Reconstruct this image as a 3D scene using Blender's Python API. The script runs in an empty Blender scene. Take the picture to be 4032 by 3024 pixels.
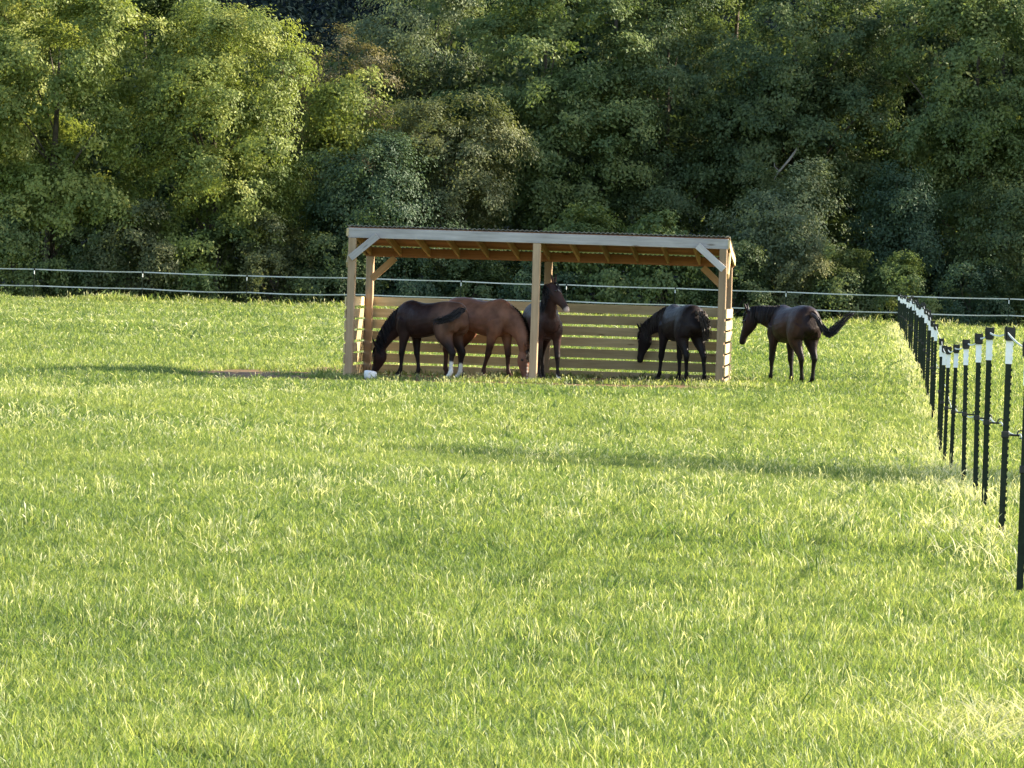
import bpy, bmesh, math, random
import numpy as np
from mathutils import Vector, Matrix, Euler

R = math.radians
S = bpy.context.scene
COL = S.collection

# ------------------------------------------------------------------ camera
cd = bpy.data.cameras.new('camera')
cam = bpy.data.objects.new('camera', cd)
COL.objects.link(cam)
cd.sensor_width = 36.0
cd.lens = 130.2
cd.clip_start = 0.5
cd.clip_end = 5000
cam.matrix_world = Matrix.Translation((0, 0, 1.8)) @ (Matrix.Rotation(R(90 - 1.67), 4, 'X') @ Matrix.Rotation(R(1.8), 4, 'Z'))
S.camera = cam

# ------------------------------------------------------------------ light
SUN_EL, SUN_BEHIND = 25.0, 12.0            # low sun, from the right and a little behind the shelter
w = bpy.data.worlds.new('World')
S.world = w
w.use_nodes = True
nt = w.node_tree
nt.nodes.clear()
sky = nt.nodes.new('ShaderNodeTexSky')
sky.sky_type = 'NISHITA'
sky.sun_disc = False
sky.sun_elevation = R(SUN_EL)
sky.sun_rotation = R(90 - SUN_BEHIND)
sky.air_density = 1.0
sky.dust_density = 1.5
bg = nt.nodes.new('ShaderNodeBackground')
bg.inputs['Strength'].default_value = 0.125
wo = nt.nodes.new('ShaderNodeOutputWorld')
nt.links.new(sky.outputs[0], bg.inputs['Color'])
nt.links.new(bg.outputs[0], wo.inputs['Surface'])

sl = bpy.data.lights.new('sun', 'SUN')
sl.energy = 4.7
sl.angle = R(0.6)
sl.color = (1.0, 0.88, 0.68)
sun = bpy.data.objects.new('sun', sl)
COL.objects.link(sun)
sdir = Vector((math.cos(R(SUN_EL)) * math.cos(R(SUN_BEHIND)), math.cos(R(SUN_EL)) * math.sin(R(SUN_BEHIND)), math.sin(R(SUN_EL))))
sun.rotation_euler = (-sdir).to_track_quat('-Z', 'Y').to_euler()
sun.location = sdir * 200

S.view_settings.view_transform = 'Standard'
S.view_settings.look = 'None'
S.view_settings.exposure = 1.85
S.view_settings.gamma = 1.0
S.view_settings.use_curve_mapping = False
S.render.engine = 'CYCLES'
S.cycles.max_bounces = 6
S.cycles.diffuse_bounces = 3
S.cycles.transmission_bounces = 3
S.cycles.transparent_max_bounces = 4

# ------------------------------------------------------------------ helpers
def tag(o, label=None, cat=None, group=None, kind=None):
    if label: o['label'] = label
    if cat: o['category'] = cat
    if group: o['group'] = group
    if kind: o['kind'] = kind
    return o

def empty(name, loc=(0, 0, 0), rz=0.0):
    o = bpy.data.objects.new(name, None)
    o.empty_display_size = 0.2
    COL.objects.link(o)
    o.location = loc
    o.rotation_euler = (0, 0, rz)
    return o

def link(name, me, mat=None, parent=None):
    o = bpy.data.objects.new(name, me)
    if mat and not me.materials: me.materials.append(mat)
    COL.objects.link(o)
    if parent: o.parent = parent
    return o

def np_mesh(name, verts, faces_n, loops, smooth=False):
    """verts (n,3); faces_n = loop count per face (m,), loops = flat vertex ids"""
    me = bpy.data.meshes.new(name)
    verts = np.asarray(verts, dtype=np.float32)
    faces_n = np.asarray(faces_n, dtype=np.int32)
    loops = np.asarray(loops, dtype=np.int32)
    me.vertices.add(len(verts)); me.vertices.foreach_set('co', verts.ravel())
    me.loops.add(len(loops)); me.loops.foreach_set('vertex_index', loops)
    me.polygons.add(len(faces_n))
    st = np.zeros(len(faces_n), dtype=np.int32); st[1:] = np.cumsum(faces_n)[:-1]
    me.polygons.foreach_set('loop_start', st)
    if smooth: me.polygons.foreach_set('use_smooth', np.ones(len(faces_n), dtype=bool))
    me.update(calc_edges=True)
    return me

def face_attr(me, name, vals):
    a = me.attributes.new(name, 'FLOAT', 'FACE')
    a.data.foreach_set('value', np.asarray(vals, dtype=np.float32))

def bm_mesh(name, bm, smooth=False):
    me = bpy.data.meshes.new(name)
    bm.normal_update()
    bm.to_mesh(me); bm.free()
    if smooth:
        for p in me.polygons: p.use_smooth = True
    return me

_lat = np.random.RandomState(7).rand(256, 256)
def noise2(x, y, scale=1.0, off=0.0):
    x = np.asarray(x, dtype=float) / scale + off * 17.3 + 1000.0
    y = np.asarray(y, dtype=float) / scale + off * 9.1 + 1000.0
    xi = np.floor(x).astype(int); yi = np.floor(y).astype(int)
    fx = x - xi; fy = y - yi
    fx = fx * fx * (3 - 2 * fx); fy = fy * fy * (3 - 2 * fy)
    g = lambda a, b: _lat[a % 256, b % 256]
    return (g(xi, yi) * (1 - fx) + g(xi + 1, yi) * fx) * (1 - fy) + (g(xi, yi + 1) * (1 - fx) + g(xi + 1, yi + 1) * fx) * fy

def terr(x, y):
    x = np.asarray(x, dtype=float); y = np.asarray(y, dtype=float)
    dip = np.exp(-((y - 71) / 16.0) ** 2)
    z = -0.12 * dip + 0.020 * (np.clip(x, -9, 9) - 0.5) * np.exp(-((y - 71) / 9.0) ** 2) - 0.43 * np.exp(-((y - 49.5) / 14.0) ** 2) * (0.75 + 0.25 * np.clip(x / 6, -1, 1)) - 0.11 * np.exp(-((x - 6.3) / 1.6) ** 2 - ((y - 72) / 5.0) ** 2)
    calm = 1 - 0.9 * np.exp(-((x - 1) / 9.0) ** 2 - ((y - 71) / 6.0) ** 2)
    z = z + calm * (0.045 * np.sin(x * 0.31 + 1.0) * np.sin(y * 0.23 + 0.4) + 0.03 * np.sin(x * 0.13 - y * 0.41)) * np.clip((170 - y) / 20, 0, 1)
    return z
def tz(x, y): return float(terr(x, y))

# ------------------------------------------------------------------ materials
def mat_new(name):
    m = bpy.data.materials.new(name)
    m.use_nodes = True
    n = m.node_tree.nodes; n.clear()
    return m, n, m.node_tree.links

def ramp(n, stops):
    r = n.new('ShaderNodeValToRGB')
    e = r.color_ramp.elements
    while len(e) < len(stops): e.new(0.5)
    for i, (p, c) in enumerate(stops):
        e[i].position = p; e[i].color = (*c, 1)
    return r

def mixc(n, l, fac, a, b, mode='MIX'):
    m = n.new('ShaderNodeMix'); m.data_type = 'RGBA'; m.blend_type = mode
    for sock, v in ((0, fac), (6, a), (7, b)):
        if hasattr(v, 'is_output') or isinstance(v, bpy.types.NodeSocket): l.new(v, m.inputs[sock])
        elif sock == 0: m.inputs[0].default_value = v
        else: m.inputs[sock].default_value = (*v, 1)
    return m.outputs[2]

def math_n(n, l, op, a, b=None, clamp=False):
    m = n.new('ShaderNodeMath'); m.operation = op; m.use_clamp = clamp
    for i, v in enumerate((a, b)):
        if v is None: continue
        if isinstance(v, bpy.types.NodeSocket): l.new(v, m.inputs[i])
        else: m.inputs[i].default_value = v
    return m.outputs[0]

def plain(name, col, rough=0.6, metal=0.0, var=0.0, scale=6.0, spec=0.4):
    m, n, l = mat_new(name)
    out = n.new('ShaderNodeOutputMaterial'); p = n.new('ShaderNodeBsdfPrincipled')
    p.inputs['Roughness'].default_value = rough; p.inputs['Metallic'].default_value = metal
    p.inputs['Specular IOR Level'].default_value = spec
    tc = n.new('ShaderNodeTexCoord'); nz = n.new('ShaderNodeTexNoise'); nz.inputs['Scale'].default_value = scale
    nz.inputs['Detail'].default_value = 5
    l.new(tc.outputs['Object'], nz.inputs['Vector'])
    r = ramp(n, [(0.3, [c * (1 - var) for c in col]), (0.7, [min(1, c * (1 + var)) for c in col])])
    l.new(nz.outputs[0], r.inputs[0]); l.new(r.outputs[0], p.inputs['Base Color'])
    l.new(p.outputs[0], out.inputs[0])
    return m

def leafy(name, stops, trans=0.4, gloss=0.06, attr='tone', instancer=None, sat_jit=0.0):
    """diffuse + translucent + a little gloss, colour from a per-face tone"""
    m, n, l = mat_new(name)
    out = n.new('ShaderNodeOutputMaterial')
    at = n.new('ShaderNodeAttribute'); at.attribute_name = attr
    fac = at.outputs['Fac']
    if instancer:
        ai = n.new('ShaderNodeAttribute'); ai.attribute_type = 'INSTANCER'; ai.attribute_name = instancer
        fac = math_n(n, l, 'ADD', math_n(n, l, 'MULTIPLY', fac, 0.64), math_n(n, l, 'MULTIPLY', ai.outputs['Fac'], 0.50))
    else:
        oi = n.new('ShaderNodeObjectInfo')
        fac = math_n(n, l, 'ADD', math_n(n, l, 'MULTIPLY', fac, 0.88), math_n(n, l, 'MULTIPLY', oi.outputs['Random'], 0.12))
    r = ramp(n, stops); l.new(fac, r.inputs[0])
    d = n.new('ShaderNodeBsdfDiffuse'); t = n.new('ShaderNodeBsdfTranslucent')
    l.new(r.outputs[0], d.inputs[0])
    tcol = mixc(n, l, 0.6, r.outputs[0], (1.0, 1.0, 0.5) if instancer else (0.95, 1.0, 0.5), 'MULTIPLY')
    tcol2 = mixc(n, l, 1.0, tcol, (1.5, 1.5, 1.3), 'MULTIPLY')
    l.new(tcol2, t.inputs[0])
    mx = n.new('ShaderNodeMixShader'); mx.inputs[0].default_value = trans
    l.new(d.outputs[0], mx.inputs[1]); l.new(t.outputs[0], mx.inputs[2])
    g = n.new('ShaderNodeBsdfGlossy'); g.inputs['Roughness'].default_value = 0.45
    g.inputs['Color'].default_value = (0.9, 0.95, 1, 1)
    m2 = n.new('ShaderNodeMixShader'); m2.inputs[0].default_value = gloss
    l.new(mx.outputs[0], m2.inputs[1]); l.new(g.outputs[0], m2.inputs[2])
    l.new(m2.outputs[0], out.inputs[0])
    return m

def wood(name, dark, light, grey=0.0, rough=0.8):
    m, n, l = mat_new(name)
    out = n.new('ShaderNodeOutputMaterial'); p = n.new('ShaderNodeBsdfPrincipled')
    p.inputs['Roughness'].default_value = rough; p.inputs['Specular IOR Level'].default_value = 0.2
    tc = n.new('ShaderNodeTexCoord'); oi = n.new('ShaderNodeObjectInfo')
    mp = n.new('ShaderNodeMapping'); mp.inputs['Scale'].default_value = (0.9, 14, 14)
    l.new(tc.outputs['Object'], mp.inputs['Vector'])
    cx = n.new('ShaderNodeCombineXYZ')
    l.new(math_n(n, l, 'MULTIPLY', oi.outputs['Random'], 40.0), cx.inputs[0]); l.new(math_n(n, l, 'MULTIPLY', oi.outputs['Random'], 13.0), cx.inputs[1])
    l.new(cx.outputs[0], mp.inputs['Location'])
    nz = n.new('ShaderNodeTexNoise'); nz.inputs['Scale'].default_value = 1.6; nz.inputs['Detail'].default_value = 6; nz.inputs['Roughness'].default_value = 0.65
    l.new(mp.outputs[0], nz.inputs['Vector'])
    mp2 = n.new('ShaderNodeMapping'); mp2.inputs['Scale'].default_value = (2.0, 3.0, 3.0)
    l.new(tc.outputs['Object'], mp2.inputs['Vector']); l.new(cx.outputs[0], mp2.inputs['Location'])
    n2 = n.new('ShaderNodeTexNoise'); n2.inputs['Scale'].default_value = 0.9; n2.inputs['Detail'].default_value = 4
    l.new(mp2.outputs[0], n2.inputs['Vector'])
    r = ramp(n, [(0.28, dark), (0.72, light)])
    l.new(math_n(n, l, 'ADD', math_n(n, l, 'MULTIPLY', nz.outputs[0], 0.6), math_n(n, l, 'MULTIPLY', n2.outputs[0], 0.4)), r.inputs[0])
    # per-board tone
    v = math_n(n, l, 'ADD', math_n(n, l, 'MULTIPLY', oi.outputs['Random'], 0.5), 0.75)
    hs = n.new('ShaderNodeHueSaturation'); l.new(v, hs.inputs['Value']); l.new(r.outputs[0], hs.inputs['Color'])
    # knots
    vo = n.new('ShaderNodeTexVoronoi'); vo.inputs['Scale'].default_value = 1.3
    mp3 = n.new('ShaderNodeMapping'); mp3.inputs['Scale'].default_value = (1.0, 4.5, 4.5)
    l.new(tc.outputs['Object'], mp3.inputs['Vector']); l.new(cx.outputs[0], mp3.inputs['Location']); l.new(mp3.outputs[0], vo.inputs['Vector'])
    kr = ramp(n, [(0.05, (0.35, 0.28, 0.22)), (0.13, (1, 1, 1))]); l.new(vo.outputs['Distance'], kr.inputs[0])
    c = mixc(n, l, 0.8, hs.outputs[0], kr.outputs[0], 'MULTIPLY')
    l.new(c, p.inputs['Base Color'])
    b = n.new('ShaderNodeBump'); b.inputs['Strength'].default_value = 0.25; b.inputs['Distance'].default_value = 0.01
    l.new(nz.outputs[0], b.inputs['Height']); l.new(b.outputs[0], p.inputs['Normal'])
    l.new(p.outputs[0], out.inputs[0])
    return m

M = {}
M['board'] = wood('board_wood', (0.34, 0.25, 0.13), (0.62, 0.49, 0.28))
M['post'] = wood('post_wood', (0.25, 0.165, 0.10), (0.46, 0.33, 0.21))
M['grey_wood'] = wood('weathered_wood', (0.26, 0.235, 0.22), (0.50, 0.46, 0.445))
M['rafter'] = wood('rafter_wood', (0.26, 0.14, 0.06), (0.45, 0.28, 0.14))
M['roof_board'] = wood('roof_board_wood', (0.21, 0.088, 0.042), (0.38, 0.185, 0.09))
M['tin'] = plain('galvanised_tin', (0.45, 0.45, 0.46), 0.45, 0.7, 0.12, 3)
M['steel_green'] = plain('green_post_paint', (0.010, 0.018, 0.009), 0.55, 0, 0.3, 30, 0.2)
M['white_paint'] = plain('white_post_paint', (0.84, 0.85, 0.83), 0.5, 0, 0.05, 20)
M['black_plastic'] = plain('black_plastic', (0.012, 0.013, 0.011), 0.45, 0, 0.2, 30)
M['grey_tape'] = plain('grey_fence_tape', (0.46, 0.48, 0.44), 0.7, 0, 0.12, 4)  # greyer tape for the far fence
M['tape'] = plain('white_fence_tape', (0.66, 0.67, 0.62), 0.6, 0, 0.06, 4)
M['salt'] = plain('salt_block', (0.74, 0.72, 0.69), 0.55, 0, 0.16, 9)
M['bark'] = plain('bark', (0.085, 0.068, 0.05), 0.9, 0, 0.4, 5)
M['pale_bark'] = plain('pale_bark', (0.27, 0.24, 0.20), 0.9, 0, 0.3, 5)
M['eye'] = plain('eye', (0.01, 0.006, 0.004), 0.12, 0, 0.1, 5, 0.6)

def hair_mat(name, col):
    return plain(name, col, 0.5, 0, 0.35, 9, 0.35)
M['hair_black'] = hair_mat('black_hair', (0.012, 0.010, 0.011))
M['hair_brown'] = hair_mat('brown_hair', (0.030, 0.017, 0.012))
M['hair_grizzled'] = hair_mat('grizzled_hair', (0.045, 0.034, 0.028))

def coat_mat():
    m, n, l = mat_new('horse_coat')
    out = n.new('ShaderNodeOutputMaterial'); p = n.new('ShaderNodeBsdfPrincipled')
    at = n.new('ShaderNodeAttribute'); at.attribute_name = 'coat'
    tc = n.new('ShaderNodeTexCoord'); nz = n.new('ShaderNodeTexNoise'); nz.inputs['Scale'].default_value = 4.5; nz.inputs['Detail'].default_value = 7
    l.new(tc.outputs['Object'], nz.inputs['Vector'])
    r = ramp(n, [(0.3, (0.6, 0.58, 0.58)), (0.7, (1.4, 1.36, 1.32))]); l.new(nz.outputs[0], r.inputs[0])
    l.new(mixc(n, l, 1.0, at.outputs['Color'], r.outputs[0], 'MULTIPLY'), p.inputs['Base Color'])
    p.inputs['Roughness'].default_value = 0.48; p.inputs['Specular IOR Level'].default_value = 0.11
    n3 = n.new('ShaderNodeTexNoise'); n3.inputs['Scale'].default_value = 11; n3.inputs['Detail'].default_value = 6
    l.new(tc.outputs['Object'], n3.inputs['Vector'])
    b = n.new('ShaderNodeBump'); b.inputs['Strength'].default_value = 0.45; b.inputs['Distance'].default_value = 0.03
    l.new(n3.outputs[0], b.inputs['Height']); l.new(b.outputs[0], p.inputs['Normal'])
    l.new(p.outputs[0], out.inputs[0])
    return m
M['coat'] = coat_mat()

# grass and leaf palettes (low tone = deep, high tone = yellow)
M['blade'] = leafy('grass_blade', [(0.0, (0.056, 0.100, 0.032)), (0.3, (0.124, 0.178, 0.042)), (0.55, (0.208, 0.250, 0.070)), (0.8, (0.325, 0.350, 0.125)), (1.0, (0.48, 0.475, 0.25))], 0.5, 0.02, 'shade', 'tint')
M['straw'] = leafy('straw_stem', [(0.0, (0.30, 0.32, 0.15)), (0.5, (0.46, 0.46, 0.26)), (1.0, (0.60, 0.55, 0.38))], 0.45, 0.02, 'shade', 'tint')
LG = 0.012
M['leaf_lime'] = leafy('leaf_lime', [(0.0, (0.080, 0.116, 0.034)), (0.5, (0.190, 0.226, 0.058)), (1.0, (0.36, 0.36, 0.108))], 0.34, LG)
M['leaf_mid'] = leafy('leaf_mid', [(0.0, (0.050, 0.082, 0.032)), (0.5, (0.108, 0.148, 0.050)), (1.0, (0.23, 0.255, 0.088))], 0.34, LG)
M['leaf_pale'] = leafy('leaf_pale', [(0.0, (0.072, 0.098, 0.054)), (0.5, (0.135, 0.165, 0.086)), (1.0, (0.235, 0.26, 0.13))], 0.34, LG)
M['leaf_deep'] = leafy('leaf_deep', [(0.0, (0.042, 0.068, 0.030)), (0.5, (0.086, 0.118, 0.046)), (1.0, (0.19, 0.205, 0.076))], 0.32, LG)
M['leaf_blue'] = leafy('leaf_ivy', [(0.0, (0.032, 0.058, 0.033)), (0.5, (0.058, 0.092, 0.046)), (1.0, (0.105, 0.140, 0.064))], 0.28, LG)
M['leaf_olive'] = leafy('leaf_olive', [(0.0, (0.062, 0.078, 0.036)), (0.5, (0.120, 0.134, 0.058)), (1.0, (0.225, 0.215, 0.095))], 0.34, LG)
M['leaf_rust'] = leafy('leaf_rust', [(0.0, (0.080, 0.076, 0.042)), (0.5, (0.16, 0.142, 0.075)), (1.0, (0.26, 0.215, 0.115))], 0.34, LG)
M['leaf_far_shaded'] = leafy('leaf_far_shaded', [(0.0, (0.008, 0.014, 0.015)), (1.0, (0.016, 0.026, 0.026))], 0.1, 0.0)  # shade and haze of the far hillside put into the leaf colour

# ------------------------------------------------------------------ ground
SH_X, SH_Y, SH_RZ = 0.39, 69.6, R(-6.0)     # shelter: middle of the front row of posts
SH_Z = -0.20
def to_sh(x, y):
    dx = np.asarray(x, float) - SH_X; dy = np.asarray(y, float) - SH_Y
    c, s = math.cos(-SH_RZ), math.sin(-SH_RZ)
    return c * dx - s * dy, s * dx + c * dy
def fence_x(y): return 3.16 + (np.asarray(y, float) - 22.7) * (13.84 / 141.3)

def dirt(x, y):
    """1 where hooves have worn the turf away"""
    u, v = to_sh(x, y)
    n = (noise2(x, y, 0.9, 3) - 0.5) * 1.1 + (noise2(x, y, 0.3, 5) - 0.5) * 0.6
    d1 = np.maximum(np.abs(u + 0.1) - 3.55, np.maximum(v - 2.35, -1.8 - v))            # inside the shelter
    d2 = (np.sqrt(((u + 4.9) / 2.2) ** 2 + ((v - 1.6) / 4.0) ** 2) - 1.0) * 0.75 - 0.02        # worn strip to its left
    d3 = np.sqrt(((u + 1.0) / 2.0) ** 2 + ((v + 0.25) / 0.75) ** 2) - 1.0
    d4 = np.sqrt(((x + 2.66) / .5) ** 2 + ((y - 69.1) / .7) ** 2) - 1.0
    d2 = np.maximum(d2, -0.30)
    d = np.minimum(np.minimum(np.minimum(d1, d2), d3), d4)
    return np.clip(0.5 - (d + n * 0.45) * 1.6, 0, 1)

def build_ground():
    xs = np.unique(np.concatenate([-np.geomspace(40, 2500, 14), np.arange(-40, 40.1, 1.0), np.geomspace(40, 2500, 14)]))
    ys = np.unique(np.concatenate([[-300, -100, -40, -15], np.arange(0, 62, 1.0), np.arange(62, 78, 0.4), np.arange(78, 190, 1.5), np.geomspace(191, 3500, 16)]))
    X, Y = np.meshgrid(xs, ys)
    Z = terr(X, Y)
    nx, ny = len(xs), len(ys)
    v = np.stack([X.ravel(), Y.ravel(), Z.ravel()], 1)
    i, j = np.meshgrid(np.arange(nx - 1), np.arange(ny - 1))
    a = (j * nx + i).ravel()
    q = np.stack([a, a + 1, a + nx + 1, a + nx], 1)
    me = np_mesh('ground', v, np.full(len(q), 4), q.ravel(), True)
    d = me.attributes.new('dirt', 'FLOAT', 'POINT')
    d.data.foreach_set('value', dirt(v[:, 0], v[:, 1]).astype(np.float32))
    m, n, l = mat_new('turf_soil')
    out = n.new('ShaderNodeOutputMaterial'); p = n.new('ShaderNodeBsdfPrincipled'); p.inputs['Roughness'].default_value = 0.95; p.inputs['Specular IOR Level'].default_value = 0.1
    ge = n.new('ShaderNodeNewGeometry')
    n1 = n.new('ShaderNodeTexNoise'); n1.inputs['Scale'].default_value = 1.3; n1.inputs['Detail'].default_value = 8; n1.inputs['Roughness'].default_value = 0.7
    l.new(ge.outputs['Position'], n1.inputs['Vector'])
    g = ramp(n, [(0.3, (0.05, 0.085, 0.018)), (0.55, (0.095, 0.14, 0.03)), (0.75, (0.17, 0.18, 0.05))]); l.new(n1.outputs[0], g.inputs[0])
    n2 = n.new('ShaderNodeTexNoise'); n2.inputs['Scale'].default_value = 3.0; n2.inputs['Detail'].default_value = 8
    l.new(ge.outputs['Position'], n2.inputs['Vector'])
    s = ramp(n, [(0.3, (0.12, 0.068, 0.038)), (0.7, (0.25, 0.155, 0.092))]); l.new(n2.outputs[0], s.inputs[0])
    at = n.new('ShaderNodeAttribute'); at.attribute_name = 'dirt'
    l.new(mixc(n, l, at.outputs['Fac'], g.outputs[0], s.outputs[0]), p.inputs['Base Color'])
    b = n.new('ShaderNodeBump'); b.inputs['Strength'].default_value = 0.6; b.inputs['Distance'].default_value = 0.05
    l.new(n2.outputs[0], b.inputs['Height']); l.new(b.outputs[0], p.inputs['Normal'])
    l.new(p.outputs[0], out.inputs[0])
    o = link('ground', me, m)
    tag(o, kind='structure')
build_ground()

def build_hill():
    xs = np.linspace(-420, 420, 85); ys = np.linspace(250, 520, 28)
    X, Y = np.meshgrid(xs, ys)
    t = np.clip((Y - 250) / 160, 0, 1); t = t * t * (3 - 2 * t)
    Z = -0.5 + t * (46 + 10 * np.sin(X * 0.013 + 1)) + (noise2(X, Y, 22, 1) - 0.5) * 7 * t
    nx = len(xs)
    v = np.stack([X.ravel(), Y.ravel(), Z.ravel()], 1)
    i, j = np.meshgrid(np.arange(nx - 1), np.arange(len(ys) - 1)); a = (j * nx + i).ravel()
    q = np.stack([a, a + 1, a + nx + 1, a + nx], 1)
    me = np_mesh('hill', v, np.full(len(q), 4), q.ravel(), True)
    o = link('hill', me, plain('hill_shaded', (0.008, 0.014, 0.018), 0.95, 0, 0.4, 0.2, 0.05)); tag(o, kind='structure')  # dark blue ground colour stands in for shade on the hill
    # far woods on it: one mass of leaf clumps
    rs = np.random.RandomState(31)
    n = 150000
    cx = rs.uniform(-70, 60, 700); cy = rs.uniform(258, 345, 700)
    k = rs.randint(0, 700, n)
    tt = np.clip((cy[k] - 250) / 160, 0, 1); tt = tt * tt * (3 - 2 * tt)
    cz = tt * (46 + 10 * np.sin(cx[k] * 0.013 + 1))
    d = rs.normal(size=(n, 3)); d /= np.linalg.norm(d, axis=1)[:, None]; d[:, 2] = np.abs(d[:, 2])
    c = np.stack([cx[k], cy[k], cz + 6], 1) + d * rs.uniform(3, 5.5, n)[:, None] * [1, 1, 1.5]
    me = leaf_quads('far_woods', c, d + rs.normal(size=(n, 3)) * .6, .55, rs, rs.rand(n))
    o = link('far_woods', me, M['leaf_far_shaded']); tag(o, kind='stuff')

# ------------------------------------------------------------------ trees
def leaf_quads(name, c, nrm, size, rs, tone, droop=0.3, aspect=0.55, jit=0.55):
    n = len(c)
    nn = nrm + rs.normal(size=(n, 3)) * jit + np.array([0, 0, 0.2])
    nn /= np.linalg.norm(nn, axis=1)[:, None]
    t = rs.normal(size=(n, 3)) + nrm * 0.7 + np.array([0, 0, -droop])
    t -= nn * np.sum(t * nn, 1)[:, None]
    t /= np.linalg.norm(t, axis=1)[:, None] + 1e-6
    b = np.cross(nn, t)
    s = size * rs.uniform(0.55, 1.45, n)[:, None]
    v = np.empty((n, 4, 3))
    v[:, 0] = c - t * s * 0.5
    v[:, 1] = c + b * s * aspect * 0.5 + nn * s * 0.12 + t * s * 0.08
    v[:, 2] = c + t * s * 0.5
    v[:, 3] = c - b * s * aspect * 0.5 + nn * s * 0.12 + t * s * 0.08
    i = (np.arange(n) * 4)[:, None]
    tri = np.concatenate([i + [0, 1, 2], i + [0, 2, 3]], 1).reshape(-1)
    me = np_mesh(name, v.reshape(-1, 3), np.full(n * 2, 3), tri)
    face_attr(me, 'tone', np.repeat(np.clip(tone, 0, 1), 2))
    return me

def unit(v): return v / (np.linalg.norm(v, axis=1)[:, None] + 1e-9)

def crown_mesh(name, seed, ell, n_leaf, leaf=0.15, lobe=(0.65, 1.45), nlobe=34, nclump=9, droop=0.55, inner=0.25, clump=(0.28, 0.70)):
    """ell: ellipsoids (x, y, z, rx, ry, rz, weight) that outline the crown; boughs sit on them, tufts on the boughs, leaves on the tufts"""
    rs = np.random.RandomState(seed)
    ell = np.array(ell, float)
    wgt = ell[:, 6] / ell[:, 6].sum()
    ke = rs.choice(len(ell), nlobe, p=wgt)
    d = unit(rs.normal(size=(nlobe, 3)) + np.array([0, -0.35, 0.1]))
    rad = np.where(rs.rand(nlobe) < inner, rs.uniform(0.3, 0.7, nlobe), rs.uniform(0.68, 0.98, nlobe))
    lc = ell[ke, :3] + d * ell[ke, 3:6] * rad[:, None]
    lr = rs.uniform(lobe[0], lobe[1], nlobe)
    lc[:, 2] = np.maximum(lc[:, 2], lr * 0.5)
    ltone = rs.rand(nlobe)
    kl = np.repeat(np.arange(nlobe), nclump); nc = len(kl)
    cd_ = unit(rs.normal(size=(nc, 3)) + d[kl] * 0.7 + np.array([0, 0, 0.45]))
    cc = lc[kl] + cd_ * (lr[kl] * rs.uniform(0.6, 1.08, nc))[:, None] * [1, 1, 0.75]
    cr = rs.uniform(clump[0], clump[1], nc)
    ctone = 0.5 * ltone[kl] + 0.5 * rs.rand(nc)
    p = cr ** 2; p /= p.sum()
    k = rs.choice(nc, n_leaf, p=p)
    ld = unit(rs.normal(size=(n_leaf, 3)) + cd_[k] * 0.6 + np.array([0, 0, 0.3]))
    r = cr[k] * np.clip(rs.normal(0.8, 0.38, n_leaf), 0.03, 2.0)
    c = cc[k] + ld * r[:, None] * [1, 1, 0.62]
    s = rs.rand(n_leaf) < 0.34            # sprays that hang outward
    t = rs.uniform(0, 1, s.sum())[:, None]
    c[s] += cd_[k][s] * [1, 1, 0.3] * t * 0.55 - np.array([0, 0, 1]) * t * t * droop
    tone = 0.72 * ctone[k] + 0.28 * rs.rand(n_leaf)
    c[:, 2] = np.maximum(c[:, 2], 0.05 + 0.3 * rs.rand(n_leaf))
    nv = unit(ld * 0.45 + cd_[k] * 0.9 + d[kl[k]] * 0.55)
    return leaf_quads(name, c, nv, leaf, rs, tone, droop, jit=0.36), lc

def tube(bm, pts, rads, n=8):
    prev = None
    pts = [Vector(p) for p in pts]
    for i, p in enumerate(pts):
        t = (pts[min(i + 1, len(pts) - 1)] - pts[max(i - 1, 0)]).normalized()
        a = t.orthogonal().normalized() if prev is None else (prev[1] - t * prev[1].dot(t)).normalized()
        b = t.cross(a)
        ring = [bm.verts.new(p + (a * math.cos(2 * math.pi * k / n) + b * math.sin(2 * math.pi * k / n)) * rads[i]) for k in range(n)]
        if prev:
            for k in range(n): bm.faces.new((prev[0][k], prev[0][(k + 1) % n], ring[(k + 1) % n], ring[k]))
        else: bm.faces.new(ring[::-1])
        prev = (ring, a)
    bm.faces.new(prev[0])

def trunk_mesh(name, seed, h, r, targets, n_limb=9, lean=0.0):
    rd = random.Random(seed)
    bm = bmesh.new()
    top = Vector((lean * h + rd.uniform(-.3, .3), rd.uniform(-.3, .3), h * 0.86))
    pts = []; N = 9
    for i in range(N):
        t = i / (N - 1)
        pts.append(Vector((top.x * t + 0.12 * math.sin(3 * t + seed), top.y * t + 0.12 * math.sin(4 * t + seed * 2), top.z * t - 0.15)))
    rr = [r * (1.35 if i == 0 else 1) * (1 - 0.85 * i / (N - 1)) for i in range(N)]
    tube(bm, pts, rr)
    idx = list(range(len(targets))); rd.shuffle(idx)
    for k in idx[:n_limb]:
        tg = Vector(targets[k])
        tz_ = max(0.12, min(0.9, (tg.z - 1.2) / h * 0.85))
        i = min(N - 2, int(tz_ * (N - 1))); p0 = pts[i].lerp(pts[i + 1], 0.3)
        mid = p0.lerp(tg, 0.5) + Vector((rd.uniform(-.2, .2), rd.uniform(-.2, .2), rd.uniform(-.1, .35)))
        q = [p0, p0.lerp(mid, .5) + Vector((0, 0, .05)), mid, mid.lerp(tg, .6), tg]
        r0 = rr[i] * rd.uniform(.35, .55)
        tube(bm, q, [r0, r0 * .8, r0 * .6, r0 * .38, r0 * .15], 6)
    return bm_mesh(name, bm, True)

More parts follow.
